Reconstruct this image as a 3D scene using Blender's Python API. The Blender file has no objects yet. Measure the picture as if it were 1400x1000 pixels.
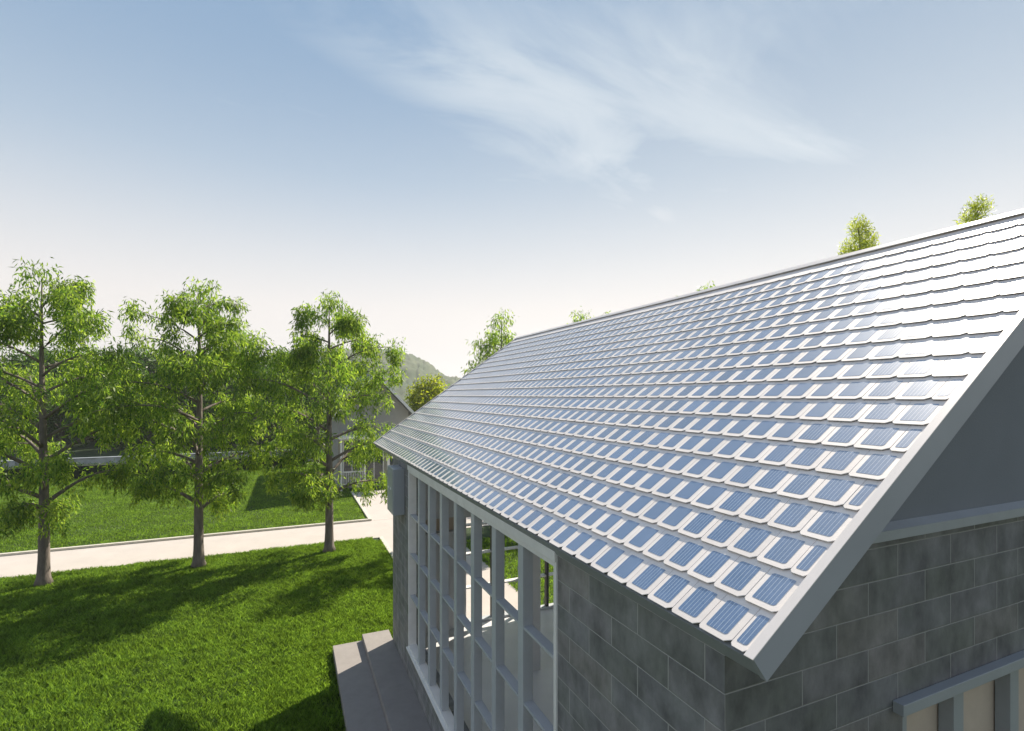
import bpy, math, random
import numpy as np
from mathutils import Vector, Matrix

sc = bpy.context.scene
R = math.radians
S = 2.5                      # metres per layout unit
GZ = 2.14                    # ground lies this many units under the lens
def P(x, y, h): return (x*S, y*S, (h+GZ)*S)

# ------------------------------------------------------------ camera
cam_d = bpy.data.cameras.new('camera'); cam = bpy.data.objects.new('camera', cam_d)
sc.collection.objects.link(cam); sc.camera = cam
cam_d.sensor_width = 36; cam_d.lens = 17.95; cam_d.shift_y = 0.0286
cam_d.clip_start = 0.05; cam_d.clip_end = 6000
cam.location = (0, 0, GZ*S); cam.rotation_euler = (R(90), 0, R(-23.58))
sc.render.resolution_x = 1024; sc.render.resolution_y = 731
sc.view_settings.view_transform = 'Standard'; sc.view_settings.look = 'None'
sc.view_settings.exposure = 0.80; sc.view_settings.gamma = 1

# ------------------------------------------------------------ sky and sun
SUN_EL, SUN_AZ = 41.5, 31.0          # azimuth measured from +X towards +Y
w = bpy.data.worlds.new('World'); sc.world = w; w.use_nodes = True
nt = w.node_tree; N = nt.nodes; L = nt.links
for n in list(N): N.remove(n)
def nd(t, **k):
    n = N.new(t)
    for a, b in k.items(): setattr(n, a, b)
    return n
out = nd('ShaderNodeOutputWorld'); bg = nd('ShaderNodeBackground'); bg.inputs[1].default_value = 0.10
sky = nd('ShaderNodeTexSky'); sky.sky_type = 'NISHITA'; sky.sun_disc = False
sky.sun_elevation = R(SUN_EL); sky.sun_rotation = R(90-SUN_AZ)
sky.altitude = 0; sky.air_density = 1.0; sky.dust_density = 2.2; sky.ozone_density = 1.6
tc = nd('ShaderNodeTexCoord'); sep = nd('ShaderNodeSeparateXYZ'); L.new(tc.outputs['Generated'], sep.inputs[0])
def mth(op, a, b=None, clamp=False):
    n = nd('ShaderNodeMath', operation=op, use_clamp=clamp)
    for i, v in enumerate((a, b)):
        if v is None: continue
        if isinstance(v, (int, float)): n.inputs[i].default_value = v
        else: L.new(v, n.inputs[i])
    return n.outputs[0]
zz = mth('MAXIMUM', sep.outputs[2], 0.0)
den = mth('ADD', zz, 0.16)
cx = mth('DIVIDE', sep.outputs[0], den); cy = mth('DIVIDE', sep.outputs[1], den)
cmb = nd('ShaderNodeCombineXYZ'); L.new(cx, cmb.inputs[0]); L.new(cy, cmb.inputs[1])
def clouds(rot, sx, sy, scale, seed, lo, hi, detail=7, dist=0.6):
    mp = nd('ShaderNodeMapping'); mp.inputs['Rotation'].default_value = (0, 0, R(rot))
    mp.inputs['Scale'].default_value = (sx, sy, 1); mp.inputs['Location'].default_value = (seed, seed*1.7, 0)
    L.new(cmb.outputs[0], mp.inputs[0])
    no = nd('ShaderNodeTexNoise'); no.inputs['Scale'].default_value = scale; no.inputs['Detail'].default_value = detail
    no.inputs['Roughness'].default_value = 0.55; no.inputs['Distortion'].default_value = dist
    L.new(mp.outputs[0], no.inputs['Vector'])
    mr = nd('ShaderNodeMapRange', interpolation_type='SMOOTHSTEP'); mr.inputs[1].default_value = lo; mr.inputs[2].default_value = hi
    L.new(no.outputs[0], mr.inputs[0]); return mr.outputs[0]
c1 = clouds(8, 0.36, 1.0, 1.3, 3.1, 0.42, 0.74)
c2 = clouds(-6, 0.30, 1.0, 3.0, 9.4, 0.48, 0.80, 9, 1.0)
c3 = clouds(10, 0.55, 1.2, 2.2, 5.7, 0.32, 0.62, 10, 0.8)
def rng_(v, a, b):
    n = nd('ShaderNodeMapRange', interpolation_type='SMOOTHSTEP'); L.new(v, n.inputs[0]); n.inputs[1].default_value = a; n.inputs[2].default_value = b; return n.outputs[0]
bw = mth('ADD', 0.07, mth('MULTIPLY', mth('MAXIMUM', cx, 0.0), 0.16))
bd = mth('ABSOLUTE', mth('SUBTRACT', cy, mth('ADD', 1.12, mth('MULTIPLY', cx, 0.08))))
band = mth('MULTIPLY', rng_(mth('DIVIDE', bd, bw), 2.6, 0.1), mth('MULTIPLY', rng_(cx, -0.2, 0.5), rng_(cx, 1.75, 1.25)))
cl = mth('ADD', mth('ADD', mth('MULTIPLY', c1, 0.62), mth('MULTIPLY', c2, 0.50)), mth('MULTIPLY', mth('MULTIPLY', band, c3), 0.85), True)
# thin milky veil that thickens towards the horizon
veil = nd('ShaderNodeMapRange', interpolation_type='SMOOTHSTEP'); L.new(zz, veil.inputs[0])
veil.inputs[1].default_value = 0.60; veil.inputs[2].default_value = 0.10; veil.inputs[3].default_value = 0.03; veil.inputs[4].default_value = 0.94
mask = mth('MAXIMUM', veil.outputs[0], mth('MULTIPLY', cl, 0.85))
# limit the glare round the sun, lay a grey-white haze on the sunward side
cla = nd('ShaderNodeVectorMath', operation='MINIMUM'); L.new(sky.outputs[0], cla.inputs[0]); cla.inputs[1].default_value = (1.38, 2.22, 3.35)
dt = nd('ShaderNodeVectorMath', operation='DOT_PRODUCT'); L.new(tc.outputs['Generated'], dt.inputs[0]); dt.inputs[1].default_value = (math.cos(R(SUN_AZ)), math.sin(R(SUN_AZ)), 0)
sv = nd('ShaderNodeMapRange', interpolation_type='SMOOTHSTEP'); L.new(dt.outputs['Value'], sv.inputs[0]); sv.inputs[1].default_value = 0.55; sv.inputs[2].default_value = 1.0; sv.inputs[4].default_value = 0.55
mxa = nd('ShaderNodeMix', data_type='RGBA'); L.new(sv.outputs[0], mxa.inputs[0]); L.new(cla.outputs[0], mxa.inputs[6]); mxa.inputs[7].default_value = (2.35, 2.85, 3.45, 1)
mix = nd('ShaderNodeMix', data_type='RGBA'); L.new(mask, mix.inputs[0])
L.new(mxa.outputs[2], mix.inputs[6]); vr = nd('ShaderNodeValToRGB'); vr.color_ramp.elements[0].position = 0.16; vr.color_ramp.elements[1].position = 0.38
vr.color_ramp.elements[0].color = (5.6, 5.3, 5.05, 1); vr.color_ramp.elements[1].color = (4.2, 4.6, 4.9, 1); L.new(zz, vr.inputs[0]); L.new(vr.outputs[0], mix.inputs[7])
L.new(mix.outputs[2], bg.inputs[0]); L.new(bg.outputs[0], out.inputs[0])

sd = bpy.data.lights.new('sun', 'SUN'); sun = bpy.data.objects.new('sun', sd); sc.collection.objects.link(sun)
sd.energy = 5.0; sd.angle = R(0.5); sd.color = (1.0, 0.90, 0.76)
sdir = Vector((math.cos(R(SUN_EL))*math.cos(R(SUN_AZ)), math.cos(R(SUN_EL))*math.sin(R(SUN_AZ)), math.sin(R(SUN_EL))))
sun.rotation_euler = sdir.to_track_quat('Z', 'Y').to_euler(); sun.location = (20, 20, 40)

# ------------------------------------------------------------ materials
def mat(name, color, rough=0.6, metal=0.0, spec=0.5, var=0.0, vscale=3.0, bump=0.0, bscale=30.0, coat=0.0, stretch=(1,1,1), color2=None):
    m = bpy.data.materials.new(name); m.use_nodes = True; t = m.node_tree; b = t.nodes['Principled BSDF']
    b.inputs['Base Color'].default_value = (*color, 1); b.inputs['Roughness'].default_value = rough
    b.inputs['Metallic'].default_value = metal; b.inputs['Specular IOR Level'].default_value = spec
    b.inputs['Coat Weight'].default_value = coat
    if var > 0 or bump > 0 or color2:
        c = t.nodes.new('ShaderNodeTexCoord'); mp = t.nodes.new('ShaderNodeMapping'); mp.inputs['Scale'].default_value = stretch
        t.links.new(c.outputs['Object'], mp.inputs[0])
    if var > 0 or color2:
        n = t.nodes.new('ShaderNodeTexNoise'); n.inputs['Scale'].default_value = vscale; n.inputs['Detail'].default_value = 6
        n.inputs['Roughness'].default_value = 0.65
        t.links.new(mp.outputs[0], n.inputs['Vector'])
        r = t.nodes.new('ShaderNodeValToRGB'); r.color_ramp.elements[0].position = 0.3; r.color_ramp.elements[1].position = 0.7
        r.color_ramp.elements[0].color = (*[v*(1-var) for v in color], 1)
        r.color_ramp.elements[1].color = (*(color2 or [min(1, v*(1+var)) for v in color]), 1)
        t.links.new(n.outputs[0], r.inputs[0]); t.links.new(r.outputs[0], b.inputs['Base Color'])
    if bump > 0:
        n2 = t.nodes.new('ShaderNodeTexNoise'); n2.inputs['Scale'].default_value = bscale; n2.inputs['Detail'].default_value = 5
        t.links.new(mp.outputs[0], n2.inputs['Vector'])
        bp = t.nodes.new('ShaderNodeBump'); bp.inputs['Strength'].default_value = bump; bp.inputs['Distance'].default_value = 0.02
        t.links.new(n2.outputs[0], bp.inputs['Height']); t.links.new(bp.outputs[0], b.inputs['Normal'])
    return m

def block_mat(name, axis, off, base):
    """Grey concrete blocks 0.55 x 0.19 m with thin pale joints; axis 0 uses x, 1 uses y as the running direction."""
    m = bpy.data.materials.new(name); m.use_nodes = True; t = m.node_tree; n = t.nodes; l = t.links; b = n['Principled BSDF']
    c = n.new('ShaderNodeTexCoord'); s = n.new('ShaderNodeSeparateXYZ'); l.new(c.outputs['Object'], s.inputs[0])
    cm = n.new('ShaderNodeCombineXYZ'); l.new(s.outputs[axis], cm.inputs[0]); l.new(s.outputs[2], cm.inputs[1])
    mp = n.new('ShaderNodeMapping'); mp.inputs['Location'].default_value = (off[0], off[1], 0); l.new(cm.outputs[0], mp.inputs[0])
    def brick(c1, c2, mo, size, smooth=0.1):
        k = n.new('ShaderNodeTexBrick'); k.offset = 0.5; k.squash = 1
        k.inputs['Scale'].default_value = 1; k.inputs['Brick Width'].default_value = 0.2207*S; k.inputs['Row Height'].default_value = 0.0767*S
        k.inputs['Mortar Size'].default_value = size; k.inputs['Mortar Smooth'].default_value = smooth
        k.inputs['Color1'].default_value = (*c1, 1); k.inputs['Color2'].default_value = (*c2, 1); k.inputs['Mortar'].default_value = (*mo, 1)
        l.new(mp.outputs[0], k.inputs['Vector']); return k
    k = brick((0, 0, 0), (1, 1, 1), (0.5, 0.5, 0.5), 0.0042)
    ramp = n.new('ShaderNodeValToRGB'); l.new(k.outputs['Color'], ramp.inputs[0])
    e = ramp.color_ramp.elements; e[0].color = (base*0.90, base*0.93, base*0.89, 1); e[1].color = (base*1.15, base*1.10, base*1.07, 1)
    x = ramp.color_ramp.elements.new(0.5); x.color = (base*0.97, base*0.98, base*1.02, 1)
    no = n.new('ShaderNodeTexNoise'); no.inputs['Scale'].default_value = 1.0; no.inputs['Detail'].default_value = 7; no.inputs['Roughness'].default_value = 0.6
    m2 = n.new('ShaderNodeMapping'); m2.inputs['Scale'].default_value = (5.5, 3.2, 1); l.new(cm.outputs[0], m2.inputs[0]); l.new(m2.outputs[0], no.inputs['Vector'])
    mr = n.new('ShaderNodeMapRange'); mr.inputs[1].default_value = 0.3; mr.inputs[2].default_value = 0.72; mr.inputs[3].default_value = 0.58; mr.inputs[4].default_value = 1.45
    l.new(no.outputs[0], mr.inputs[0])
    mu = n.new('ShaderNodeMix'); mu.data_type = 'RGBA'; mu.blend_type = 'MULTIPLY'; mu.inputs[0].default_value = 1
    l.new(ramp.outputs[0], mu.inputs[6]); l.new(mr.outputs[0], mu.inputs[7])
    # greenish weathering patches
    ng = n.new('ShaderNodeTexNoise'); ng.inputs['Scale'].default_value = 2.3; ng.inputs['Detail'].default_value = 4; l.new(cm.outputs[0], ng.inputs['Vector'])
    mg = n.new('ShaderNodeMapRange'); mg.inputs[1].default_value = 0.45; mg.inputs[2].default_value = 0.65; mg.inputs[4].default_value = 0.55; l.new(ng.outputs[0], mg.inputs[0])
    mgx = n.new('ShaderNodeMix'); mgx.data_type = 'RGBA'; mgx.blend_type = 'MULTIPLY'; l.new(mg.outputs[0], mgx.inputs[0]); l.new(mu.outputs[2], mgx.inputs[6]); mgx.inputs[7].default_value = (0.95, 1.0, 0.88, 1)
    mo = n.new('ShaderNodeMix'); mo.data_type = 'RGBA'; l.new(k.outputs['Fac'], mo.inputs[0]); l.new(mgx.outputs[2], mo.inputs[6]); mo.inputs[7].default_value = (base*1.8, base*1.8, base*1.72, 1)
    l.new(mo.outputs[2], b.inputs['Base Color']); b.inputs['Roughness'].default_value = 0.75; b.inputs['Specular IOR Level'].default_value = 0.3
    k2 = brick((0, 0, 0), (0, 0, 0), (1, 1, 1), 0.006, 0.8)
    nb = n.new('ShaderNodeTexNoise'); nb.inputs['Scale'].default_value = 60; nb.inputs['Detail'].default_value = 5; l.new(cm.outputs[0], nb.inputs['Vector'])
    ad = n.new('ShaderNodeMath'); ad.operation = 'MULTIPLY_ADD'; l.new(nb.outputs[0], ad.inputs[0]); ad.inputs[1].default_value = -0.35
    sb = n.new('ShaderNodeMath'); sb.operation = 'MULTIPLY'; l.new(k2.outputs['Fac'], sb.inputs[0]); sb.inputs[1].default_value = -1
    l.new(sb.outputs[0], ad.inputs[2])
    bp = n.new('ShaderNodeBump'); bp.inputs['Strength'].default_value = 0.6; bp.inputs['Distance'].default_value = 0.006; l.new(ad.outputs[0], bp.inputs['Height']); l.new(bp.outputs[0], b.inputs['Normal'])
    return m

def leaf_mat(name, c1, c2, trans=0.5, tcol=None, rough=0.45):
    m = bpy.data.materials.new(name); m.use_nodes = True; t = m.node_tree; n = t.nodes; l = t.links
    for q in list(n): n.remove(q)
    o = n.new('ShaderNodeOutputMaterial'); g = n.new('ShaderNodeNewGeometry')
    r = n.new('ShaderNodeValToRGB'); r.color_ramp.elements[0].color = (*c1, 1); r.color_ramp.elements[1].color = (*c2, 1)
    l.new(g.outputs['Random Per Island'], r.inputs[0])
    c = n.new('ShaderNodeTexCoord'); no = n.new('ShaderNodeTexNoise'); no.inputs['Scale'].default_value = 1.1; no.inputs['Detail'].default_value = 3
    l.new(c.outputs['Object'], no.inputs['Vector'])
    mr = n.new('ShaderNodeMapRange'); mr.inputs[1].default_value = 0.3; mr.inputs[2].default_value = 0.7; mr.inputs[3].default_value = 0.72; mr.inputs[4].default_value = 1.25; l.new(no.outputs[0], mr.inputs[0])
    mu = n.new('ShaderNodeMix'); mu.data_type = 'RGBA'; mu.blend_type = 'MULTIPLY'; mu.inputs[0].default_value = 1; l.new(r.outputs[0], mu.inputs[6]); l.new(mr.outputs[0], mu.inputs[7])
    p = n.new('ShaderNodeBsdfPrincipled'); p.inputs['Roughness'].default_value = rough; p.inputs['Specular IOR Level'].default_value = 0.35; l.new(mu.outputs[2], p.inputs['Base Color'])
    tr = n.new('ShaderNodeBsdfTranslucent'); tm = n.new('ShaderNodeMix'); tm.data_type = 'RGBA'; tm.blend_type = 'MULTIPLY'; tm.inputs[0].default_value = 1
    l.new(mu.outputs[2], tm.inputs[6]); tm.inputs[7].default_value = (*(tcol or (2.4, 2.5, 0.8)), 1); l.new(tm.outputs[2], tr.inputs[0])
    ms = n.new('ShaderNodeMixShader'); ms.inputs[0].default_value = trans; l.new(p.outputs[0], ms.inputs[1]); l.new(tr.outputs[0], ms.inputs[2]); l.new(ms.outputs[0], o.inputs[0])
    return m

def cell_mat():
    m = bpy.data.materials.new('solar cell glass'); m.use_nodes = True; t = m.node_tree; n = t.nodes; l = t.links; b = n['Principled BSDF']
    uv = n.new('ShaderNodeUVMap'); s = n.new('ShaderNodeSeparateXYZ'); l.new(uv.outputs[0], s.inputs[0])
    def M(op, a, b_=None, c_=None):
        q = n.new('ShaderNodeMath'); q.operation = op
        for i, v in enumerate((a, b_, c_)):
            if v is None: continue
            if isinstance(v, (int, float)): q.inputs[i].default_value = v
            else: l.new(v, q.inputs[i])
        return q.outputs[0]
    def stripe(src, per, width):
        f = M('FRACT', M('DIVIDE', src, per)); d = M('ABSOLUTE', M('SUBTRACT', f, 0.5)); return M('LESS_THAN', d, width/per/2)
    bus = stripe(s.outputs[0], 0.0215, 0.0019)
    fine = stripe(s.outputs[1], 0.0085, 0.0012)
    no = n.new('ShaderNodeTexNoise'); no.inputs['Scale'].default_value = 55; no.inputs['Detail'].default_value = 3
    c = n.new('ShaderNodeTexCoord'); l.new(c.outputs['Object'], no.inputs['Vector'])
    no2 = n.new('ShaderNodeTexNoise'); no2.inputs['Scale'].default_value = 4; l.new(c.outputs['Object'], no2.inputs['Vector'])
    r = n.new('ShaderNodeValToRGB'); l.new(M('ADD', M('MULTIPLY', no.outputs[0], 0.6), M('MULTIPLY', no2.outputs[0], 0.4)), r.inputs[0])
    r.color_ramp.elements[0].position = 0.35; r.color_ramp.elements[1].position = 0.65
    r.color_ramp.elements[0].color = (0.045, 0.105, 0.225, 1); r.color_ramp.elements[1].color = (0.080, 0.150, 0.30, 1)
    m1 = n.new('ShaderNodeMix'); m1.data_type = 'RGBA'; l.new(M('MULTIPLY', fine, 0.22), m1.inputs[0]); l.new(r.outputs[0], m1.inputs[6]); m1.inputs[7].default_value = (0.25, 0.35, 0.55, 1)
    m2 = n.new('ShaderNodeMix'); m2.data_type = 'RGBA'; l.new(bus, m2.inputs[0]); l.new(m1.outputs[2], m2.inputs[6]); m2.inputs[7].default_value = (0.55, 0.62, 0.70, 1)
    l.new(m2.outputs[2], b.inputs['Base Color']); b.inputs['Roughness'].default_value = 0.40; b.inputs['Specular IOR Level'].default_value = 0.5
    b.inputs['Coat Weight'].default_value = 1.0; b.inputs['Coat Roughness'].default_value = 0.13; b.inputs['Coat IOR'].default_value = 2.9
    return m

M_tile = mat('white ceramic tile', (0.88, 0.815, 0.76), rough=0.55, var=0.05, vscale=2.5, bump=0.05, bscale=14, coat=0.35)
M_tile.node_tree.nodes['Principled BSDF'].inputs['Coat Roughness'].default_value = 0.24
M_buttshade = mat('dark underlay as butt shadow', (0.045, 0.036, 0.03), rough=0.9)  # dark colour paints the shadow below each tile butt
M_deck = mat('grey roof deck', (0.25, 0.235, 0.225), rough=0.8, var=0.1)
M_verge = mat('white verge metal', (0.88, 0.82, 0.77), rough=0.35, var=0.03)
M_barge = mat('pale painted barge board', (0.33, 0.345, 0.375), rough=0.55, var=0.05, vscale=2)
def island_tint(m, lo, hi):
    """each tile or cell a slightly different shade, as fired or laminated"""
    t = m.node_tree; b = t.nodes['Principled BSDF']; src = b.inputs['Base Color'].links[0].from_socket
    g = t.nodes.new('ShaderNodeNewGeometry'); r = t.nodes.new('ShaderNodeMapRange'); r.inputs[3].default_value = lo; r.inputs[4].default_value = hi
    t.links.new(g.outputs['Random Per Island'], r.inputs[0]); x = t.nodes.new('ShaderNodeMix'); x.data_type = 'RGBA'; x.blend_type = 'MULTIPLY'; x.inputs[0].default_value = 1
    t.links.new(src, x.inputs[6]); t.links.new(r.outputs[0], x.inputs[7]); t.links.new(x.outputs[2], b.inputs['Base Color'])
M_cell = cell_mat(); island_tint(M_tile, 0.93, 1.04); island_tint(M_cell, 0.78, 1.2)
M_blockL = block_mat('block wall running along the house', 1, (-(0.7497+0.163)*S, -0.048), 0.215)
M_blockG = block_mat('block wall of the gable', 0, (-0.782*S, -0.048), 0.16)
M_stucco = mat('grey stucco', (0.17, 0.185, 0.21), rough=0.85, var=0.05, vscale=1.5, bump=0.15, bscale=80)
M_trim = mat('grey painted trim', (0.30, 0.32, 0.335), rough=0.5, var=0.06, vscale=4)
M_beam = mat('pale window head', (0.80, 0.79, 0.77), rough=0.5, var=0.07, vscale=5)
M_mull = mat('blue grey mullion paint', (0.47, 0.50, 0.53), rough=0.4, var=0.06, vscale=6)
M_inner = mat('interior plaster', (0.55, 0.57, 0.59), rough=0.8, var=0.04)
M_floor = mat('pale polished floor', (0.70, 0.71, 0.72), rough=0.28, var=0.05, vscale=2)
M_blind = mat('beige blind fabric', (0.50, 0.42, 0.34), rough=0.8, var=0.05, vscale=8)
M_step = mat('pale stone step', (0.27, 0.25, 0.235), rough=0.75, var=0.08, vscale=5, bump=0.15, bscale=60)
M_path = mat('pale concrete path', (0.48, 0.44, 0.41), rough=0.85, var=0.06, vscale=1.2, bump=0.15, bscale=50)
M_kerb = mat('pale kerb stone', (0.55, 0.52, 0.46), rough=0.8, var=0.12, vscale=6)
M_bark = mat('grey brown bark', (0.17, 0.145, 0.125), rough=0.9, var=0.35, vscale=9, bump=0.8, bscale=26, stretch=(1, 1, 0.25))
M_soil = mat('green turf base', (0.022, 0.048, 0.010), rough=0.95, var=0.45, vscale=1.7, bump=0.6, bscale=20)
M_mullshade = mat('backlit mullion shade', (0.03, 0.032, 0.035), rough=0.5)  # dark tone paints the backlit shade on the far mullions
M_cab = mat('light grey cabinet steel', (0.36, 0.385, 0.41), rough=0.35, var=0.03)
M_lamp = mat('white indicator cover', (0.8, 0.8, 0.8), rough=0.3)
M_leaf = leaf_mat('fresh leaves', (0.045, 0.11, 0.022), (0.24, 0.32, 0.075), 0.56, (2.4, 2.4, 0.9))
M_leafd = leaf_mat('dark leaves', (0.025, 0.065, 0.014), (0.085, 0.15, 0.03), 0.42)
M_leafy = leaf_mat('yellow green leaves', (0.09, 0.13, 0.015), (0.27, 0.28, 0.035), 0.55)
M_needle = leaf_mat('bright needles', (0.13, 0.18, 0.025), (0.36, 0.40, 0.07), 0.6, (2.0, 2.0, 0.8))
M_hedge = leaf_mat('hedge leaves', (0.02, 0.05, 0.01), (0.045, 0.09, 0.015), 0.25)
M_grass = leaf_mat('grass blades', (0.065, 0.125, 0.016), (0.18, 0.30, 0.062), 0.46, (2.0, 1.9, 0.8))
M_hill = mat('wooded hillside', (0.025, 0.06, 0.02), rough=0.95, color2=(0.09, 0.11, 0.05), vscale=0.05, bump=0.5, bscale=0.3)
M_nroof = mat('slate grey roof', (0.16, 0.165, 0.18), rough=0.6, var=0.15, vscale=3)
M_nwall = mat('pale render', (0.34, 0.33, 0.30), rough=0.8, var=0.06)
M_white = mat('white paint', (0.78, 0.78, 0.77), rough=0.45, var=0.03)
M_glass = mat('dark window glass', (0.03, 0.05, 0.06), rough=0.06, spec=0.8)

# ------------------------------------------------------------ mesh helpers
def ring(mb, ax, lo, hi, c0, c1, w):
    """rectangular frame, one connected piece; ax: normal axis, lo/hi: its extent, c0/c1: opposite corners in the other two axes"""
    (a0, z0), (a1, z1) = c0, c1; o = [(a0, z0), (a1, z0), (a1, z1), (a0, z1)]; i_ = [(a0+w, z0+w), (a1-w, z0+w), (a1-w, z1-w), (a0+w, z1-w)]
    q = lambda a, z, n: (n, a, z) if ax == 0 else (a, n, z)
    vs = [q(a, z, n) for n in (lo, hi) for (a, z) in o+i_]; fs = []
    for k in range(4):
        m = (k+1) % 4
        fs += [(k, m, 4+m, 4+k), (8+k, 12+k, 12+m, 8+m), (k, 8+k, 8+m, m), (4+k, 4+m, 12+m, 12+k)]
    mb.add(vs, fs)
class MB:
    def __init__(self): self.v = []; self.f = []; self.m = []; self.uv = []
    def add(self, vs, fs, mi=0, uvs=None):
        o = len(self.v); self.v += [tuple(p) for p in vs]
        for i, f in enumerate(fs):
            self.f.append([o+k for k in f]); self.m.append(mi)
            self.uv.append([uvs[k] for k in f] if uvs else None)
    def box(self, a, b, mi=0):
        (x0, y0, z0), (x1, y1, z1) = a, b
        x0, x1 = sorted((x0, x1)); y0, y1 = sorted((y0, y1)); z0, z1 = sorted((z0, z1))
        self.add([(x0,y0,z0),(x1,y0,z0),(x1,y1,z0),(x0,y1,z0),(x0,y0,z1),(x1,y0,z1),(x1,y1,z1),(x0,y1,z1)],
                 [(0,3,2,1),(4,5,6,7),(0,1,5,4),(1,2,6,5),(2,3,7,6),(3,0,4,7)], mi)
    def ub(self, a, b, mi=0): self.box(P(*a), P(*b), mi)     # box in layout units
    def prism(self, prof, y0, y1, mi=0):                      # prof: list of (x,z) metres, extruded along y
        n = len(prof); vs = [(x, y0, z) for x, z in prof] + [(x, y1, z) for x, z in prof]
        self.add(vs, [tuple(range(n))[::-1], tuple(range(n, 2*n))] + [(i, (i+1) % n, n+(i+1) % n, n+i) for i in range(n)], mi)
    def tube(self, pts, rad, n=7, mi=0):
        rings = []; pts = [Vector(p) for p in pts]
        for i, p in enumerate(pts):
            d = (pts[min(i+1, len(pts)-1)] - pts[max(i-1, 0)]).normalized()
            a = d.orthogonal().normalized() if abs(d.z) < 0.95 else Vector((1, 0, 0)); a = (a - d*a.dot(d)).normalized(); b = d.cross(a)
            rings.append([p + (a*math.cos(2*math.pi*k/n) + b*math.sin(2*math.pi*k/n))*rad[i] for k in range(n)])
        vs = [q for r in rings for q in r]; fs = []
        for i in range(len(pts)-1):
            for k in range(n): fs.append((i*n+k, i*n+(k+1) % n, (i+1)*n+(k+1) % n, (i+1)*n+k))
        fs.append(tuple(range(n))[::-1]); fs.append(tuple((len(pts)-1)*n+k for k in range(n)))
        self.add(vs, fs, mi)
    def build(self, name, mats, parent=None, smooth=False, bevel=0):
        me = bpy.data.meshes.new(name); me.from_pydata(self.v, [], self.f); me.update()
        for m in (mats if isinstance(mats, (list, tuple)) else [mats]): me.materials.append(m)
        me.polygons.foreach_set('material_index', self.m)
        if any(u for u in self.uv):
            ul = me.uv_layers.new(name='UVMap'); k = 0; buf = []
            for f, u in zip(self.f, self.uv): buf += [c for q in (u or [(0, 0)]*len(f)) for c in q]
            ul.data.foreach_set('uv', buf)
        if smooth: me.polygons.foreach_set('use_smooth', [True]*len(me.polygons))
        o = bpy.data.objects.new(name, me); sc.collection.objects.link(o)
        if parent: link_child(o, parent)
        if bevel:
            b = o.modifiers.new('bevel', 'BEVEL'); b.width = bevel; b.segments = 2; b.limit_method = 'ANGLE'
        return o
def link_child(o, parent):       # meshes are modelled in world coordinates; only empties carry an offset
    o.parent = parent
    if parent.type == 'EMPTY': o.matrix_parent_inverse = Matrix.Translation(parent.location).inverted()
def empty(name, loc=(0,0,0)):
    o = bpy.data.objects.new(name, None); o.location = loc; o.empty_display_size = 0.3; sc.collection.objects.link(o); return o
def tag(o, label=None, cat=None, group=None, kind=None):
    for k, v in (('label', label), ('category', cat), ('group', group), ('kind', kind)):
        if v: o[k] = v
    return o
def quads_mesh(name, V, mats, nper=4, parent=None):
    """V: (n, nper, 3) array of separate polygons"""
    n = V.shape[0]; me = bpy.data.meshes.new(name); me.vertices.add(n*nper); me.vertices.foreach_set('co', V.reshape(-1).astype(np.float32))
    me.loops.add(n*nper); me.loops.foreach_set('vertex_index', np.arange(n*nper, dtype=np.int32))
    me.polygons.add(n); me.polygons.foreach_set('loop_start', np.arange(0, n*nper, nper, dtype=np.int32)); me.polygons.foreach_set('loop_total', np.full(n, nper, dtype=np.int32))
    me.update(calc_edges=True); me.materials.append(mats)
    o = bpy.data.objects.new(name, me); sc.collection.objects.link(o)
    if parent: link_child(o, parent)
    return o

# ------------------------------------------------------------ ground, path
g = MB(); g.add([(-2500, -800, 0), (2500, -800, 0), (2500, 3000, 0), (-2500, 3000, 0)], [(0, 1, 2, 3)])
tag(g.build('lawn_ground', M_soil), kind='structure')
PY0, PY1, DX0, DX1 = 7.80*S, 8.88*S, 1.285*S, 2.28*S
p = MB(); p.add([(-60, PY0, 0.012), (30, PY0, 0.012), (30, PY1, 0.012), (-60, PY1, 0.012)], [(0, 1, 2, 3)])
tag(p.build('footpath', M_path), kind='structure')
p = MB(); p.add([(DX0, 4.45*S, 0.016), (DX1, 4.45*S, 0.016), (DX1, PY0, 0.016), (DX0, PY0, 0.016)], [(0, 1, 2, 3)])
p.add([(DX0, PY1, 0.016), (DX1+1.0, PY1, 0.016), (DX1+1.0, 11.75*S, 0.016), (DX0, 11.6*S, 0.016)], [(0, 1, 2, 3)])
tag(p.build('driveway', M_path), kind='structure')
k = MB()
kw = 0.14
k.box((-60, PY1+0.001, 0), (DX0-kw, PY1+kw, 0.09)); k.box((DX0-kw+0.001, PY1+0.001, 0), (DX0-0.001, 11.6*S, 0.092))
k.box((DX0-kw, 4.45*S, 0), (DX0-0.002, PY0-0.01, 0.05)); k.box((-60, PY0-0.05, -0.02), (DX0-kw-0.001, PY0-0.003, 0.03))
tag(k.build('kerb', M_kerb, bevel=0.012), kind='structure')

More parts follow.
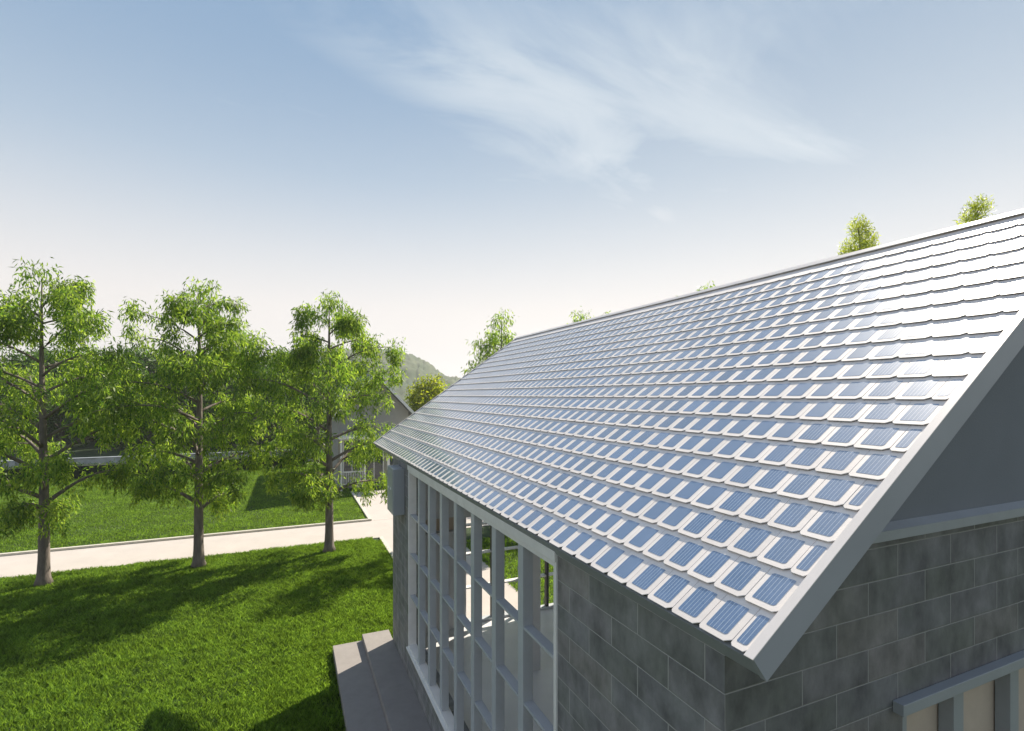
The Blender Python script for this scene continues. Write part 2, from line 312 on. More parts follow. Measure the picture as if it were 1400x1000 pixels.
# ------------------------------------------------------------ grass
rng = np.random.default_rng(5)
def blades(nb, size, h0, h1, wd):
    c = rng.uniform(-size/2, size/2, (nb, 2)); a = rng.uniform(0, 2*np.pi, nb); h = rng.uniform(h0, h1, nb); w_ = rng.uniform(0.6, 1.3, nb)*wd
    le = rng.uniform(0.15, 0.9, nb)*h; la = rng.uniform(0, 2*np.pi, nb)
    V = np.zeros((nb, 4, 3)); dx, dy = np.cos(a)*w_, np.sin(a)*w_
    V[:, 0, 0] = c[:, 0]-dx; V[:, 0, 1] = c[:, 1]-dy; V[:, 1, 0] = c[:, 0]+dx; V[:, 1, 1] = c[:, 1]+dy
    mx, my = c[:, 0]+np.cos(la)*le*0.35, c[:, 1]+np.sin(la)*le*0.35
    V[:, 2, 0] = mx+dx*0.9; V[:, 2, 1] = my+dy*0.9; V[:, 2, 2] = h*0.6
    V[:, 3, 0] = c[:, 0]+np.cos(la)*le; V[:, 3, 1] = c[:, 1]+np.sin(la)*le; V[:, 3, 2] = h
    V[:, :2, 2] = -0.01
    return V
def patch(nb, size, h0, h1, wd, nm):
    V = blades(nb, size, h0, h1, wd); o = quads_mesh(nm, V, M_grass); sc.collection.objects.unlink(o); return o
def grass(name, pts, src, seed):
    me = bpy.data.meshes.new(name); me.from_pydata(pts, [], []); o = bpy.data.objects.new(name, me); sc.collection.objects.link(o)
    ng = bpy.data.node_groups.new(name, 'GeometryNodeTree'); ng.interface.new_socket('Geometry', in_out='INPUT', socket_type='NodeSocketGeometry'); ng.interface.new_socket('Geometry', in_out='OUTPUT', socket_type='NodeSocketGeometry')
    a = ng.nodes.new('NodeGroupInput'); z = ng.nodes.new('NodeGroupOutput'); ip = ng.nodes.new('GeometryNodeInstanceOnPoints'); oi = ng.nodes.new('GeometryNodeObjectInfo'); oi.inputs[0].default_value = src
    oi.inputs['As Instance'].default_value = True
    rv = ng.nodes.new('FunctionNodeRandomValue'); rv.data_type = 'INT'; rv.inputs[4].default_value = 0; rv.inputs[5].default_value = 3; rv.inputs['Seed'].default_value = seed
    cb = ng.nodes.new('ShaderNodeCombineXYZ'); ml = ng.nodes.new('ShaderNodeMath'); ml.operation = 'MULTIPLY'; ml.inputs[1].default_value = math.pi/2
    ng.links.new(rv.outputs[2], ml.inputs[0]); ng.links.new(ml.outputs[0], cb.inputs[2])
    rs = ng.nodes.new('FunctionNodeRandomValue'); rs.inputs[2].default_value = 0.82; rs.inputs[3].default_value = 1.25; rs.inputs['Seed'].default_value = seed+1
    sb = ng.nodes.new('ShaderNodeCombineXYZ'); sb.inputs[0].default_value = 1; sb.inputs[1].default_value = 1; ng.links.new(rs.outputs[1], sb.inputs[2])
    ng.links.new(a.outputs[0], ip.inputs['Points']); ng.links.new(oi.outputs['Geometry'], ip.inputs['Instance']); ng.links.new(cb.outputs[0], ip.inputs['Rotation']); ng.links.new(sb.outputs[0], ip.inputs['Scale'])
    ng.links.new(ip.outputs[0], z.inputs[0]); o.modifiers.new('grass', 'NODES').node_group = ng
    return o
CF, SF = 0.9165, 0.4
def vis(x, y, m=2.5):
    r = CF*x-SF*y; f = SF*x+CF*y
    return f > 1 and abs(r) < f*1.05+m
near = []; ps = 0.8
y = 5.6
while y < PY0-ps/2:
    x = -24.0
    while x < DX0-kw-ps/2:
        if vis(x, y) and not (x > 0.30*S and y < 4.47*S): near.append((x, y, 0))
        x += ps
    y += ps
near += [(DX0-kw-ps/2-0.02, yy, 0) for yy in np.arange(4.55*S, PY0-ps/2, ps)]
near += [(0.328*S-0.42, yy, 0) for yy in np.arange(2.0, 4.4*S, ps)] + [(0.328*S-0.42-ps*0.6, yy, 0) for yy in np.arange(2.0, 4.4*S, ps)]
near += [(xx, PY0-0.06-ps/2, 0) for xx in np.arange(-24, DX0-kw-ps/2, ps)]
near += [(xx, 4.45*S+ps/2, 0) for xx in np.arange(0.3*S, DX0-kw-ps/2, ps)]
far = []; pf = 1.8
y = PY1+kw+pf/2+0.02
while y < 50:
    x = DX0-kw-0.02-pf/2
    while x > -60:
        if vis(x, y): far.append((x, y, 0))
        x -= pf
    y += pf
for xx in np.arange(DX1+pf/2, 14, pf):
    for yy in np.arange(4.6*S, PY0-pf/2, pf): far.append((xx, yy, 0))
tag(grass('lawn_grass', near, patch(1900, 0.84, 0.04, 0.105, 0.0052, 'grass_patch'), 1), 'bright green mown lawn grass in front of the footpath', 'grass', kind='stuff')
tag(grass('lawn_grass', far, patch(2600, 1.9, 0.04, 0.085, 0.010, 'grass_patch'), 4), 'bright green lawn grass beyond the footpath and behind the house', 'grass', kind='stuff')

# ------------------------------------------------------------ main house
XW, YN, YF = 0.782, 0.7497, 4.235          # long wall plane, near gable plane, far gable plane
XR = 2.257; XE = 2*XR-XW                    # ridge, back wall plane
EX, EH = 0.752, -0.467; SL = math.atan(0.7128); cS, sS = math.cos(SL), math.sin(SL)
RY0, RY1 = YN-0.100, 5.05
house = empty('house', P(XR, 2.4, -GZ))
tag(house, 'grey block house with white solar tile roof filling the right side', 'house')
FL = -1.97; TK = 0.10
WY0, WY1, WH0, WH1 = YN+0.68, YN+2.875, -1.79, -0.532
b = MB()   # long block wall (pier, strip under the window, far pillar, strip over the window)
b.ub((XW, YN+0.0004, -GZ), (XW+TK, WY0, -0.485)); b.ub((XW, WY1, -GZ), (XW+TK, YF, -0.485))
b.ub((XW, WY0, -GZ), (XW+TK, WY1, WH0)); b.ub((XW, WY0, -0.497), (XW+TK, WY1, -0.485))
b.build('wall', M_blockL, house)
b = MB()   # near gable block wall around the window
GX0, GX1, GH = XW+0.57, XE-0.57, -0.752
yA, yB = YN, YN+TK
b.ub((XW+0.0005, yA-0.0008, -GZ), (GX0, yA, -0.3347)); 
b.v = []; b.f = []; b.m = []; b.uv = []
zt = lambda x: EH-0.062 + 0.7128*(min(x, 2*XR-x)-EX)
x_c = EX + (-0.3347-EH+0.062)/0.7128
b.prism([P(x, 0, h)[0::2] for x, h in ((XW+TK, -GZ), (GX0, -GZ), (GX0, -0.3347), (x_c, -0.3347), (XW+TK, zt(XW+TK)))], yA*S, yB*S)
b.prism([P(x, 0, h)[0::2] for x, h in ((2*XR-XW, -GZ), (2*XR-XW, zt(XW)), (2*XR-x_c, -0.3347), (GX1, -0.3347), (GX1, -GZ))], yA*S, yB*S)
b.ub((GX0, yA, GH), (GX1, yB, -0.3347))
b.prism([P(x, 0, h)[0::2] for x, h in ((XW, -GZ), (XW+TK, -GZ), (XW+TK, zt(XW+TK)), (XW, zt(XW)))], yA*S, (YN+0.0004)*S)
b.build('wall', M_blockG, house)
b = MB()   # back and far walls, plastered; unseen back opening added to brighten the room
b.ub((XE-TK, yB, -GZ), (XE, 1.35, -0.485)); b.ub((XE-TK, 3.75, -GZ), (XE, YF, -0.485)); b.ub((XE-TK, 1.35, -0.56), (XE, 3.75, -0.485)); b.ub((XE-TK, 1.35, -GZ), (XE, 3.75, FL+0.02)); b.build('wall', M_inner, house)
bw = MB(); ring(bw, 0, (XE-0.06)*S, (XE-0.01)*S, (1.3502*S, (FL+0.0202+GZ)*S), (3.7498*S, (-0.5602+GZ)*S), 0.02*S); added_opening = bw.build('window', M_mull, house)  # frame of the added opening that lets sun into the room
for i in range(1, 8):
    m_ = MB(); yy = 1.35+0.3*i; m_.ub((XE-0.055, yy-0.016, FL+0.041), (XE-0.015, yy+0.016, -0.581)); m_.build('mullion', M_mull, added_opening)
b = MB()
fx = 1.37
b.ub((XW+TK, YF-TK, -GZ), (fx, YF, -1.15)); b.ub((XW+TK, YF-TK, -1.03), (XE-TK, YF, -0.485)); b.ub((3.3, YF-TK, -GZ), (XE-TK, YF, -1.03)); b.ub((XW+TK, YF-TK, -1.15), (1.0, YF, -1.03))
b.build('wall', M_inner, house)
b = MB()   # stucco gable over the cornice
prof = [(x_c, -0.3346), (2*XR-x_c, -0.3346), (XR, zt(XR))]
b.prism([P(x, 0, h)[0::2] for x, h in prof], yA*S, yB*S); b.build('gable', M_stucco, house)
b = MB()   # cornice band
b.ub((1.0, yA-0.022, -0.3350), (XE-0.218, yA-0.0005, -0.3120)); b.add([P(1.0, yA-0.022, -0.3118), P(XE-.218, yA-0.022, -0.3118), P(XE-.218, yA-0.0005, -0.300), P(1.0, yA-0.0005, -0.300)], [(0, 1, 2, 3)])
b.build('cornice', M_trim, house)
b = MB(); b.ub((XW+TK, yB, -2.05), (XE-TK, YF, FL)); b.build('floor', M_floor, house)
b = MB(); b.ub((XW+0.01, yB, -0.484), (XE-TK, YF-0.001, -0.474)); b.build('ceiling', M_inner, house)

# roof: solid deck, verge boards, tiles, cells
T = 0.048
def slope_pt(u, v, wn, side=1):    # u along y (metres), v up the slope (metres), wn normal offset (metres)
    x = EX*S + v*cS - wn*sS; z = (EH+GZ)*S + v*sS + wn*cS
    return (x, u, z)
LEN = (XR-EX)*S/cS
def XZ(v, wn): q = slope_pt(0, v, wn); return (q[0], q[2])
def mir(q): return (2*XR*S-q[0], q[1])
t_m = T*S
top = XZ(LEN, -0.012); bot = XZ(LEN, -t_m); e0 = XZ(0.02, -0.012); e1 = XZ(0.0, -t_m)
# underside joins at the ridge line
apexb = (XR*S, top[1] - (t_m-0.012)/cS)
b = MB(); b.prism([e0, (XR*S, (EH+GZ)*S+LEN*sS-0.012/cS), mir(e0), mir(e1), apexb, e1], RY0*S+0.035, RY1*S-0.02)
roof = b.build('roof', M_deck, house)
b = MB()   # back slope covering
bp0 = mir(XZ(0.0, 0.0)); bp1 = mir(XZ(LEN, 0.0))
b.prism([mir(XZ(0, -0.010)), mir(XZ(LEN-0.02, -0.010)), mir(XZ(LEN-0.02, 0.02)), mir(XZ(0, 0.02))], RY0*S+0.03, RY1*S-0.03); b.build('back_slope', M_tile, roof)
for (y0, y1) in ((RY0*S, RY0*S+0.034), (RY1*S-0.019, RY1*S)):
    b = MB(); b.prism([XZ(-0.01, 0.020), (XR*S, XZ(LEN, 0.0)[1]+0.020/cS), mir(XZ(-0.01, 0.020)), mir(XZ(-0.01, -t_m-0.004)), (XR*S, apexb[1]-0.004), XZ(-0.01, -t_m-0.004)], y0, y1)
    b.build('barge_board', M_barge, roof)
b = MB(); VW = 0.045
b.prism([XZ(-0.016, 0.0215), (XR*S, XZ(LEN, 0.0)[1]+0.0215/cS), (XR*S, XZ(LEN, 0.0)[1]+0.026/cS), XZ(-0.016, 0.026)], RY0*S-0.004, RY0*S+VW)
b.build('verge_strip', M_verge, roof)
b = MB()
b.prism([XZ(-0.016, 0.0215), (XR*S, XZ(LEN, 0.0)[1]+0.0215/cS), (XR*S, XZ(LEN, 0.0)[1]+0.026/cS), XZ(-0.016, 0.026)], RY1*S-0.045, RY1*S+0.004)
b.build('verge_strip', M_verge, roof)
rz = XZ(LEN, 0)[1]
b = MB(); b.prism([(XR*S-0.06, rz-0.06*0.7128+0.042), (XR*S, rz+0.046), (XR*S+0.06, rz-0.06*0.7128+0.042), (XR*S+0.06, rz-0.06*0.7128+0.034), (XR*S, rz+0.038), (XR*S-0.06, rz-0.06*0.7128+0.034)], RY0*S-0.006, RY1*S+0.006)
b.build('ridge_cap', M_verge, roof)
# eave board under the first course
b = MB(); b.prism([XZ(-0.005, -0.010), XZ(0.03, -0.010), XZ(0.03, -t_m-0.002), XZ(-0.005, -t_m-0.002)], RY0*S+0.0345, RY1*S-0.0195); b.build('eave_board', M_trim, roof)

PW, EXPO = 0.080*S, 0.0971*S
NR = 19; UA, UB = RY0*S+VW-0.004, RY1*S-0.040
tiles = MB(); cells = []
TH = 0.006; LIFT = 0.020; TL = EXPO*1.30
def tile(u0, u1, r, half):
    v0 = r*EXPO - 0.004; v1 = min(v0+TL, LEN-0.01); wd = u1-u0
    lo = LIFT; hi = LIFT*(1-(v1-v0)/TL) + 0.004
    a = 0.034 if not half else 0.022; c = 0.014; g = 0.0008
    out2 = [(u0+g, 0.026), (u0+a, 0.0), (u1-c-g, 0.0), (u1-g, 0.014), (u1-g, v1-v0), (u0+g, v1-v0)]
    def wq(v): return lo+(hi-lo)*v/(v1-v0)
    j = random.uniform(-0.0006, 0.0006)
    e = 0.0016
    topv = []
    cu = (u0+u1)/2
    for (u, v) in out2: topv.append(slope_pt(u + (e if u < cu else -e), v0+v+(e if v < 0.05 else 0), wq(v)+j))
    midv = [slope_pt(u, v0+v, wq(v)-e+j) for u, v in out2]
    botv = [slope_pt(u, v0+v+0.002, wq(v)-TH+j) for u, v in out2]
    n = 6; fs = [tuple(range(n))[::-1]]
    for i in range(n):
        jn = (i+1) % n
        fs.append((i, jn, n+jn, n+i)); fs.append((n+i, n+jn, 2*n+jn, 2*n+i))
    fs.append(tuple(range(2*n, 3*n)))
    tiles.add(topv+midv+botv, fs)
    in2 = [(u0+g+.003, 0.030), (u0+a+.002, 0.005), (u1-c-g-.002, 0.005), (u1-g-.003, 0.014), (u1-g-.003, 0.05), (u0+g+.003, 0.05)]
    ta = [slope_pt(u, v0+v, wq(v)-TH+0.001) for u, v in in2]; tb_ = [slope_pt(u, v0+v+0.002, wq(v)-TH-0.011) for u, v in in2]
    tiles.add(ta+tb_, [(i, (i+1) % 6, 6+(i+1) % 6, 6+i) for i in range(6)] + [tuple(range(6, 12))], 1)  # recessed dark strip, painted as shade under the butt
    # cell
    m0 = 0.040 if not half else 0.024; m1 = 0.030
    if half: m1 = 0.018
    q0, q1 = u0+m0, u1-m1; b0, b1 = v0+0.034, v0+EXPO*0.875
    if b1 > LEN-0.13: return
    if q1-q0 < 0.02: return
    rr = 0.016; r2 = 0.007
    poly = []
    def arc(cx_, cy_, r_, a0):
        for s_ in range(4): ang = R(a0+30*s_); poly.append((cx_+r_*math.cos(ang), cy_+r_*math.sin(ang)))
    arc(q1-r2, b1-r2 if not half else b1-r2, r2, 0) if False else None
    poly.clear()
    arc(q1-rr, b1-rr, rr, 0); arc(q0+r2, b1-r2, r2, 90); arc(q0+rr, b0+rr, rr, 180); arc(q1-r2, b0+r2, r2, 270)
    vs = [slope_pt(u, v, wq(v-v0)+0.0012+j) for u, v in poly]
    uv = [(u-q0+0.0215*0.5+(0.0), v-b0) for u, v in poly]
    cells.append((vs, uv))
random.seed(3)
for r in range(NR):
    u = UA; first = (r % 2 == 0)
    while u < UB-0.02:
        wd = PW/2 if first else PW
        u1 = min(u+wd, UB); tile(u, u1, r, first or u1-u < PW*0.7); u = u1; first = False
tiles.build('roof_tiles', [M_tile, M_buttshade], roof)
cp = Vector(cam.location)
cells.sort(key=lambda c: (Vector(c[0][0])-cp).length)
for vs, uv in cells[:100]:
    c0 = vs[0]; q = MB(); q.add(vs, [tuple(range(len(vs)))[::-1]], 0, uv); q.build('solar_cell', M_cell, roof)
q = MB()
for vs, uv in cells[100:]: q.add(vs, [tuple(range(len(vs)))[::-1]], 0, uv)
tag(q.build('solar_cells', M_cell, roof), kind='stuff')

# window wall on the long side
win = MB(); xo = XW-0.006
ring(win, 0, xo*S, (XW+0.05)*S, ((WY0-0.001)*S, (WH0+GZ)*S), ((WY1+0.001)*S, (WH1+GZ)*S), 0.018*S)
window = win.build('window', M_beam, house, bevel=0.003)
h = MB(); h.ub((XW-0.012, WY0-0.001, WH1+0.0005), (XW+0.06, WY1+0.001, -0.4975)); h.build('window_head', M_beam, window, bevel=0.004)
s_ = MB(); s_.ub((XW-0.020, WY0-0.0, WH0-0.012), (XW+0.06, WY1+0.003, WH0-0.0005)); s_.build('window_sill', M_beam, window, bevel=0.002)
mys = [YN+0.697+0.27*i for i in range(1, 8)]
MW, MD = 0.045, 0.042
for my in mys:
    m_ = MB(); m_.ub((XW+0.001, my-MW/2, WH0+0.0185), (XW+MD, my+MW/2, WH1-0.0185)); m_.build('mullion', M_mull, window, bevel=0.004)
edges = [WY0+0.018] + mys + [WY1-0.02]
for hh in (-1.42, -1.125, -0.848):
    m_ = MB()
    for i in range(len(edges)-1):
        a_ = edges[i] + (MW/2 if i else 0); c_ = edges[i+1] - (MW/2 if i < len(edges)-2 else 0)
        m_.ub((XW+0.004, a_, hh-0.010), (XW+MD-0.001, c_, hh))
    m_.build('transom', M_mull, window)

# window in the near gable
ug = MB(); gxa, gxb = GX0, GX1
ring(ug, 1, (yA+0.002)*S, (yA+0.05)*S, (gxa*S, (-2.0+GZ)*S), (gxb*S, (GH-0.0005+GZ)*S), 0.02*S)
gw = ug.build('window', M_trim, house)
lt = MB(); lt.ub((XW+0.530, yA-0.025, -0.752), (XE-0.530, yA-0.0005, -0.7246)); lt.build('window_ledge', M_trim, gw, bevel=0.004)
k_ = 0
xm = XW+0.8135
while xm < gxb-0.05:
    m_ = MB(); m_.ub((xm-0.0225, yA+0.002, -1.9705), (xm+0.0225, yA+0.037, GH-0.021)); m_.build('mullion', M_trim, gw, bevel=0.003); xm += 0.2775
m_ = MB(); m_.ub((gxa+0.021, yA+0.040, -1.9705), (gxb-0.021, yA+0.044, GH-0.021)); m_.build('blind', M_blind, gw)

# tall window in the far gable, posts coloured as shade, bars as sunlight
fw = MB(); ring(fw, 1, (YF-0.07)*S, (YF-0.005)*S, (fx*S, (FL+0.001+GZ)*S), (3.2995*S, (-1.031+GZ)*S), 0.02*S); fwin = fw.build('window', M_mull, house)
xm = fx+0.27
while xm < 3.2:
    m_ = MB(); m_.ub((xm-0.012, YF-0.06, FL+0.022), (xm+0.012, YF-0.02, -1.052)); m_.build('mullion', M_mullshade, fwin); xm += 0.27
for hh in (-1.66, -1.37, -1.12):
    m_ = MB(); m_.ub((fx+0.021, YF-0.055, hh-0.012), (3.279, YF-0.002, hh)); m_.build('transom', M_white, fwin)  # white colour stands in for sun on the transom tops
m_ = MB(); m_.ub((1.001, YF-0.04, -1.149), (fx-0.0005, YF-0.03, -1.031)); m_.build('blind', M_blind, fwin)
# interior posts carrying the ceiling
for (px_, py_) in ((1.62, 3.3), (1.62, 2.2)):
    m_ = MB(); m_.ub((px_-0.03, py_-0.03, FL), (px_+0.03, py_+0.03, -0.485)); m_.build('post', M_inner, house)

# ------------------------------------------------------------ steps and cabinet
stp = empty('terrace_steps', P(0.55, 2.4, -GZ)); tag(stp, 'two long pale stone steps along the foot of the window wall', 'steps')
b = MB(); b.ub((0.561, 0.2, -GZ), (XW-0.0005, 4.43, -2.009)); b.build('step', M_step, stp, bevel=0.006)
b = MB(); b.ub((0.328, 0.2, -GZ), (0.5605, 4.43, -2.060)); b.build('step', M_step, stp, bevel=0.006)
cab = empty('wall_cabinet', P(0.74, 3.9, -0.885)); tag(cab, 'grey steel cabinet hung on the far end of the long wall under the eave', 'cabinet')
b = MB(); b.ub((0.696, 3.765, -0.885), (XW-0.0005, 4.01, -0.545)); body = b.build('body', M_cab, cab, bevel=0.01)
for yy in (3.85, 3.93):
    b = MB(); c0 = P(0.692, yy, -0.70); b.tube([(c0[0]+0.012, c0[1], c0[2]), (c0[0]-0.006, c0[1], c0[2])], [0.028, 0.024], 12); b.build('indicator', M_lamp, cab)
b = MB(); b.ub((0.6935, 3.79, -0.86), (0.6957, 3.985, -0.57)); b.build('door', M_cab, cab)

# ------------------------------------------------------------ trees
def rot_to(V, d): pass
def leaves(rs, C, n, spread, L0, W0, droop=0.75):
    """C: (m,4) clump centres with radius; returns (n,4,3) leaf blades"""
    idx = rs.integers(0, len(C), n); c = C[idx]
    d = rs.normal(size=(n, 3)); d /= np.linalg.norm(d, axis=1)[:, None]; rad = rs.uniform(0, 1, n)**0.45
    pos = c[:, :3] + d*(rad*c[:, 3])[:, None]*np.array(spread)
    ax = rs.normal(size=(n, 3))*(1-droop*0.55); ax[:, 2] -= droop*1.3; ax += d*0.35; ax /= np.linalg.norm(ax, axis=1)[:, None]
    sd_ = np.cross(ax, rs.normal(size=(n, 3))); sd_ /= np.linalg.norm(sd_, axis=1)[:, None]
    ln = rs.uniform(0.6, 1.25, n)*L0; wd = rs.uniform(0.7, 1.2, n)*W0
    nr = np.cross(ax, sd_)
    V = np.zeros((n, 4, 3)); V[:, 0] = pos; V[:, 1] = pos + ax*(ln*0.45)[:, None] + sd_*wd[:, None] + nr*(wd*0.5)[:, None]
    V[:, 2] = pos + ax*ln[:, None]; V[:, 3] = pos + ax*(ln*0.45)[:, None] - sd_*wd[:, None] + nr*(wd*0.5)[:, None]
    return V
def make_tree(name, seed, H, Rr, nleaf, trunk_r, first=0.24, lm=None, L0=0.15, W0=0.022, nl=24, clump=0.42, droop=0.8, topn=3, topw=0.8):
    rs = np.random.default_rng(seed); root = empty(name); tb = MB()
    nseg = 12; pts = []; rad = []
    for i in range(nseg+1):
        f = i/nseg; pts.append((math.sin(f*5+seed)*0.05*f*H*0.12, math.cos(f*4+seed*2)*0.05*f*H*0.12, f*H*0.94)); rad.append(trunk_r*(1-f)**0.85*0.93+0.012)
    pts.insert(1, (pts[0][0], pts[0][1], 0.22)); rad.insert(1, rad[0]*1.12); pts.insert(2, (0, 0, 0.55)); rad.insert(2, rad[0]*0.98); rad[0] *= 1.75; pts[0] = (0, 0, -0.05)
    tb.tube(pts, rad, 10)
    def trunk_at(z):
        f = z/(H*0.94); return Vector((math.sin(f*5+seed)*0.05*f*H*0.12, math.cos(f*4+seed*2)*0.05*f*H*0.12, z))
    C = []
    for i in range(nl):
        f = first + (0.90-first)*(i+rs.uniform(-0.3, 0.3))/nl; z = f*H
        az = i*2.399 + rs.uniform(-0.5, 0.5)
        g_ = max(0.0, (f-first)/(1-first)); env = (0.78+0.35*math.sin(min(1, g_*1.35)*math.pi)) * (1-g_**3.0*0.66)
        ln = Rr*env*rs.uniform(0.68, 1.08)
        p0 = trunk_at(z); up = rs.uniform(0.45, 0.95); n_ = 7; bp = []; br = []
        r0 = (trunk_r*(1-f)**0.85+0.012)*0.48
        wob = rs.uniform(-0.4, 0.4)
        for k2 in range(n_+1):
            q = k2/n_; a2 = az+wob*q; hr = ln*q
            bp.append(p0+Vector((math.cos(a2)*hr, math.sin(a2)*hr, ln*(up*q-0.30*up*q*q-0.16*q**3)))); br.append(r0*(1-q)**0.9+0.006)
        tb.tube(bp, br, 5)
        for k2 in range(2, n_+1):
            q = k2/n_
            if rs.uniform() < 0.06: continue
            for s2 in range(2 if k2 < n_ else 3):
                a3 = az+wob*q+rs.uniform(-1.5, 1.5); l3 = ln*rs.uniform(0.12, 0.34)*(1.15-0.4*q)
                e3 = bp[k2]+Vector((math.cos(a3)*l3, math.sin(a3)*l3, l3*rs.uniform(-0.35, 0.55)))
                mid = (bp[k2]+e3)/2+Vector((0, 0, 0.05))
                tb.tube([bp[k2], mid, e3], [br[k2]*0.55+0.003, 0.006, 0.003], 3)
                C.append((*e3, clump*rs.uniform(0.55, 1.15)*(0.75+0.35*math.sin(g_*math.pi))))
                if rs.uniform() < 0.55: C.append((e3.x, e3.y, e3.z-clump*rs.uniform(0.6, 1.3), clump*0.6))
    for i in range(topn+7):
        tp = trunk_at(H*0.94); C.append((tp.x+rs.uniform(-.5, .5)*topw, tp.y+rs.uniform(-.5, .5)*topw, H*(0.97-0.16*rs.uniform()*rs.uniform()), clump*rs.uniform(0.8, 1.05)))
    tb.build('trunk', M_bark, root, smooth=True)
    C = np.array(C); V = leaves(rs, C, nleaf, (1, 1, 1.25), L0, W0, droop)
    quads_mesh('crown', V, lm or M_leaf, 4, root)
    return root
def copy_tree(root, loc, rz, sca, name=None):
    c = root.copy(); sc.collection.objects.link(c); c.location = loc; c.rotation_euler = (0, 0, rz); c.scale = (sca,)*3
    for ch in [o for o in sc.objects if o.parent == root]:
        d = ch.copy(); sc.collection.objects.link(d); d.parent = c
    return c
rowg = 'young trees in a row along the footpath'
TY = 7.37*S
specs = [(11, -2.53, 9.15, 2.45, 2.0, 'leafy young tree at the left edge with the tallest crown of the row'),
         (23, -1.03, 9.05, 2.35, 0.8, 'leafy young tree with wide crown, second from the left beside the footpath'),
         (37, 0.500, 8.95, 2.35, 3.9, 'leafy young tree with narrow pointed top beside the bend of the footpath')]
rowt = []
for sd2, tx, hh, rr_, rz_, lb in specs:
    t = make_tree('young_tree', sd2, hh, rr_, 27500, 0.145, nl=27, first=0.19, clump=0.32, L0=0.18, W0=0.020); t.location = (tx*S, TY, 0); t.rotation_euler.z = rz_; tag(t, lb, 'tree', rowg); rowt.append(t)
sp_t = make_tree('young_tree', 91, 8.7, 1.5, 9000, 0.12, nl=22, clump=0.34, L0=0.19, W0=0.021, topn=6)

# trees behind the house whose tops clear the roof
def place(src, xi, fwd, sca, rz, lb, grp=rowg):
    r = xi*fwd; X = CF*r+SF*fwd; Y = -SF*r+CF*fwd
    t = src if src is sp_t else copy_tree(src, (X*S, Y*S, 0), rz, sca); t.location = (X*S, Y*S, 0); t.scale = (sca,)*3; t.rotation_euler.z = rz; tag(t, lb, 'tree', grp); return t
place(sp_t, (684-700)/698, 7.95, 1.0, 1.2, 'leafy tree behind the far end of the roof ridge, its upper crown showing')
place(rowt[0], (797-700)/698, 9.6, 1.03, 0.3, 'leafy tree whose tip just clears the middle of the roof ridge')
place(rowt[1], (975-700)/698, 9.8, 1.185, 2.3, 'leafy tree of which only the topmost twigs show above the ridge')

def make_conifer(name, seed, H, Rr, n):
    rs = np.random.default_rng(seed); root = empty(name); tb = MB(); tb.tube([(0, 0, 0), (0, 0, H*0.5), (0.02, 0, H*0.98)], [0.16, 0.09, 0.01], 8)
    C = []
    for i in range(170):
        f = rs.uniform(0.06, 1.0)**0.85; z = f*H; rr = Rr*(1-f**1.9)**0.75*rs.uniform(0.55, 1.0)+0.05; a = i*2.399
        C.append((math.cos(a)*rr, math.sin(a)*rr, z, 0.26))
        if i % 2 == 0: tb.tube([(0, 0, z-0.2), (math.cos(a)*rr, math.sin(a)*rr, z)], [0.02, 0.006], 3)
    tb.build('trunk', M_bark, root)
    C = np.array(C); V = leaves(rs, C, n, (1, 1, 1.25), 0.11, 0.012, -0.9); quads_mesh('crown', V, M_needle, 4, root); return root
c1_ = make_conifer('conifer_tree', 5, 10.2, 1.8, 34000)
def put(o, xi, fwd): r = xi*fwd; o.location = ((CF*r+SF*fwd)*S, (-SF*r+CF*fwd)*S, 0)
put(c1_, (1175-700)/698, 5.9); c1_.location.z = 0; tag(c1_, 'bushy bright green conifer showing its top above the ridge right of centre', 'tree')
c2_ = copy_tree(c1_, (0, 0, 0), 1.7, 1.055); put(c2_, (1335-700)/698, 5.9); tag(c2_, 'bright green conifer tip above the ridge near the right edge', 'tree')

# ------------------------------------------------------------ trees farther off
bt = [make_tree('background_tree', 51+i, 8.5, 3.0, 9000, 0.2, first=0.10, lm=M_leafd, L0=0.34, W0=0.07, nl=22, clump=0.75, droop=0.5) for i in range(2)]
bg_spots = [(20, 19.5, 1.0), (85, 22, 1.05), (150, 20, 0.95), (205, 23, 1.1), (255, 20.5, 1.0), (310, 22.5, 1.05), (350, 19.8, 0.92), (395, 23, 1.05), (435, 20.5, 0.85), (480, 24, 0.95), (-40, 21, 1.05), (-110, 22, 1.1), (-180, 20, 1.0),
            (110, 27, 1.2), (230, 28, 1.25), (330, 27, 1.15), (420, 28, 1.1)]
wh = ['beyond the left tree', 'between the first and second trees', 'behind the hedge']
bg_spots += [(55, 24, 1.15), (125, 23.5, 1.1), (180, 25, 1.15), (285, 24.5, 1.15), (370, 25, 1.1), (455, 26, 1.05)]
bg_spots.sort(key=lambda q: q[0]); vb = [q for q in bg_spots if q[0] > -20]
ords = ['leftmost', 'second', 'third', 'fourth', 'fifth', 'sixth', 'seventh', 'eighth', 'ninth', 'tenth', 'eleventh', 'twelfth', 'thirteenth', 'fourteenth', 'fifteenth', 'sixteenth', 'seventeenth', 'eighteenth', 'nineteenth', 'twentieth', 'twenty-first', 'last']
for i, (px_, fd, s2) in enumerate(vb):
    t = bt[i] if i < 2 else copy_tree(bt[i % 2], (0, 0, 0), i*1.3, 1)
    put(t, (px_-700)/698, fd); t.rotation_euler.z = i*1.3; t.scale = (s2*1.12,)*3
    dep = 'near' if fd < 21.5 else ('middle' if fd < 25.5 else 'rear')
    tag(t, '%s dark tree of the background belt counted from the left, in its %s rank' % (ords[min(i, 21)], dep), 'tree', 'background trees behind the garden wall')
yt = make_tree('broadleaf_tree', 77, 7.0, 2.7, 9000, 0.18, first=0.1, lm=M_leafy, L0=0.28, W0=0.07, nl=22, clump=0.7, droop=0.3)
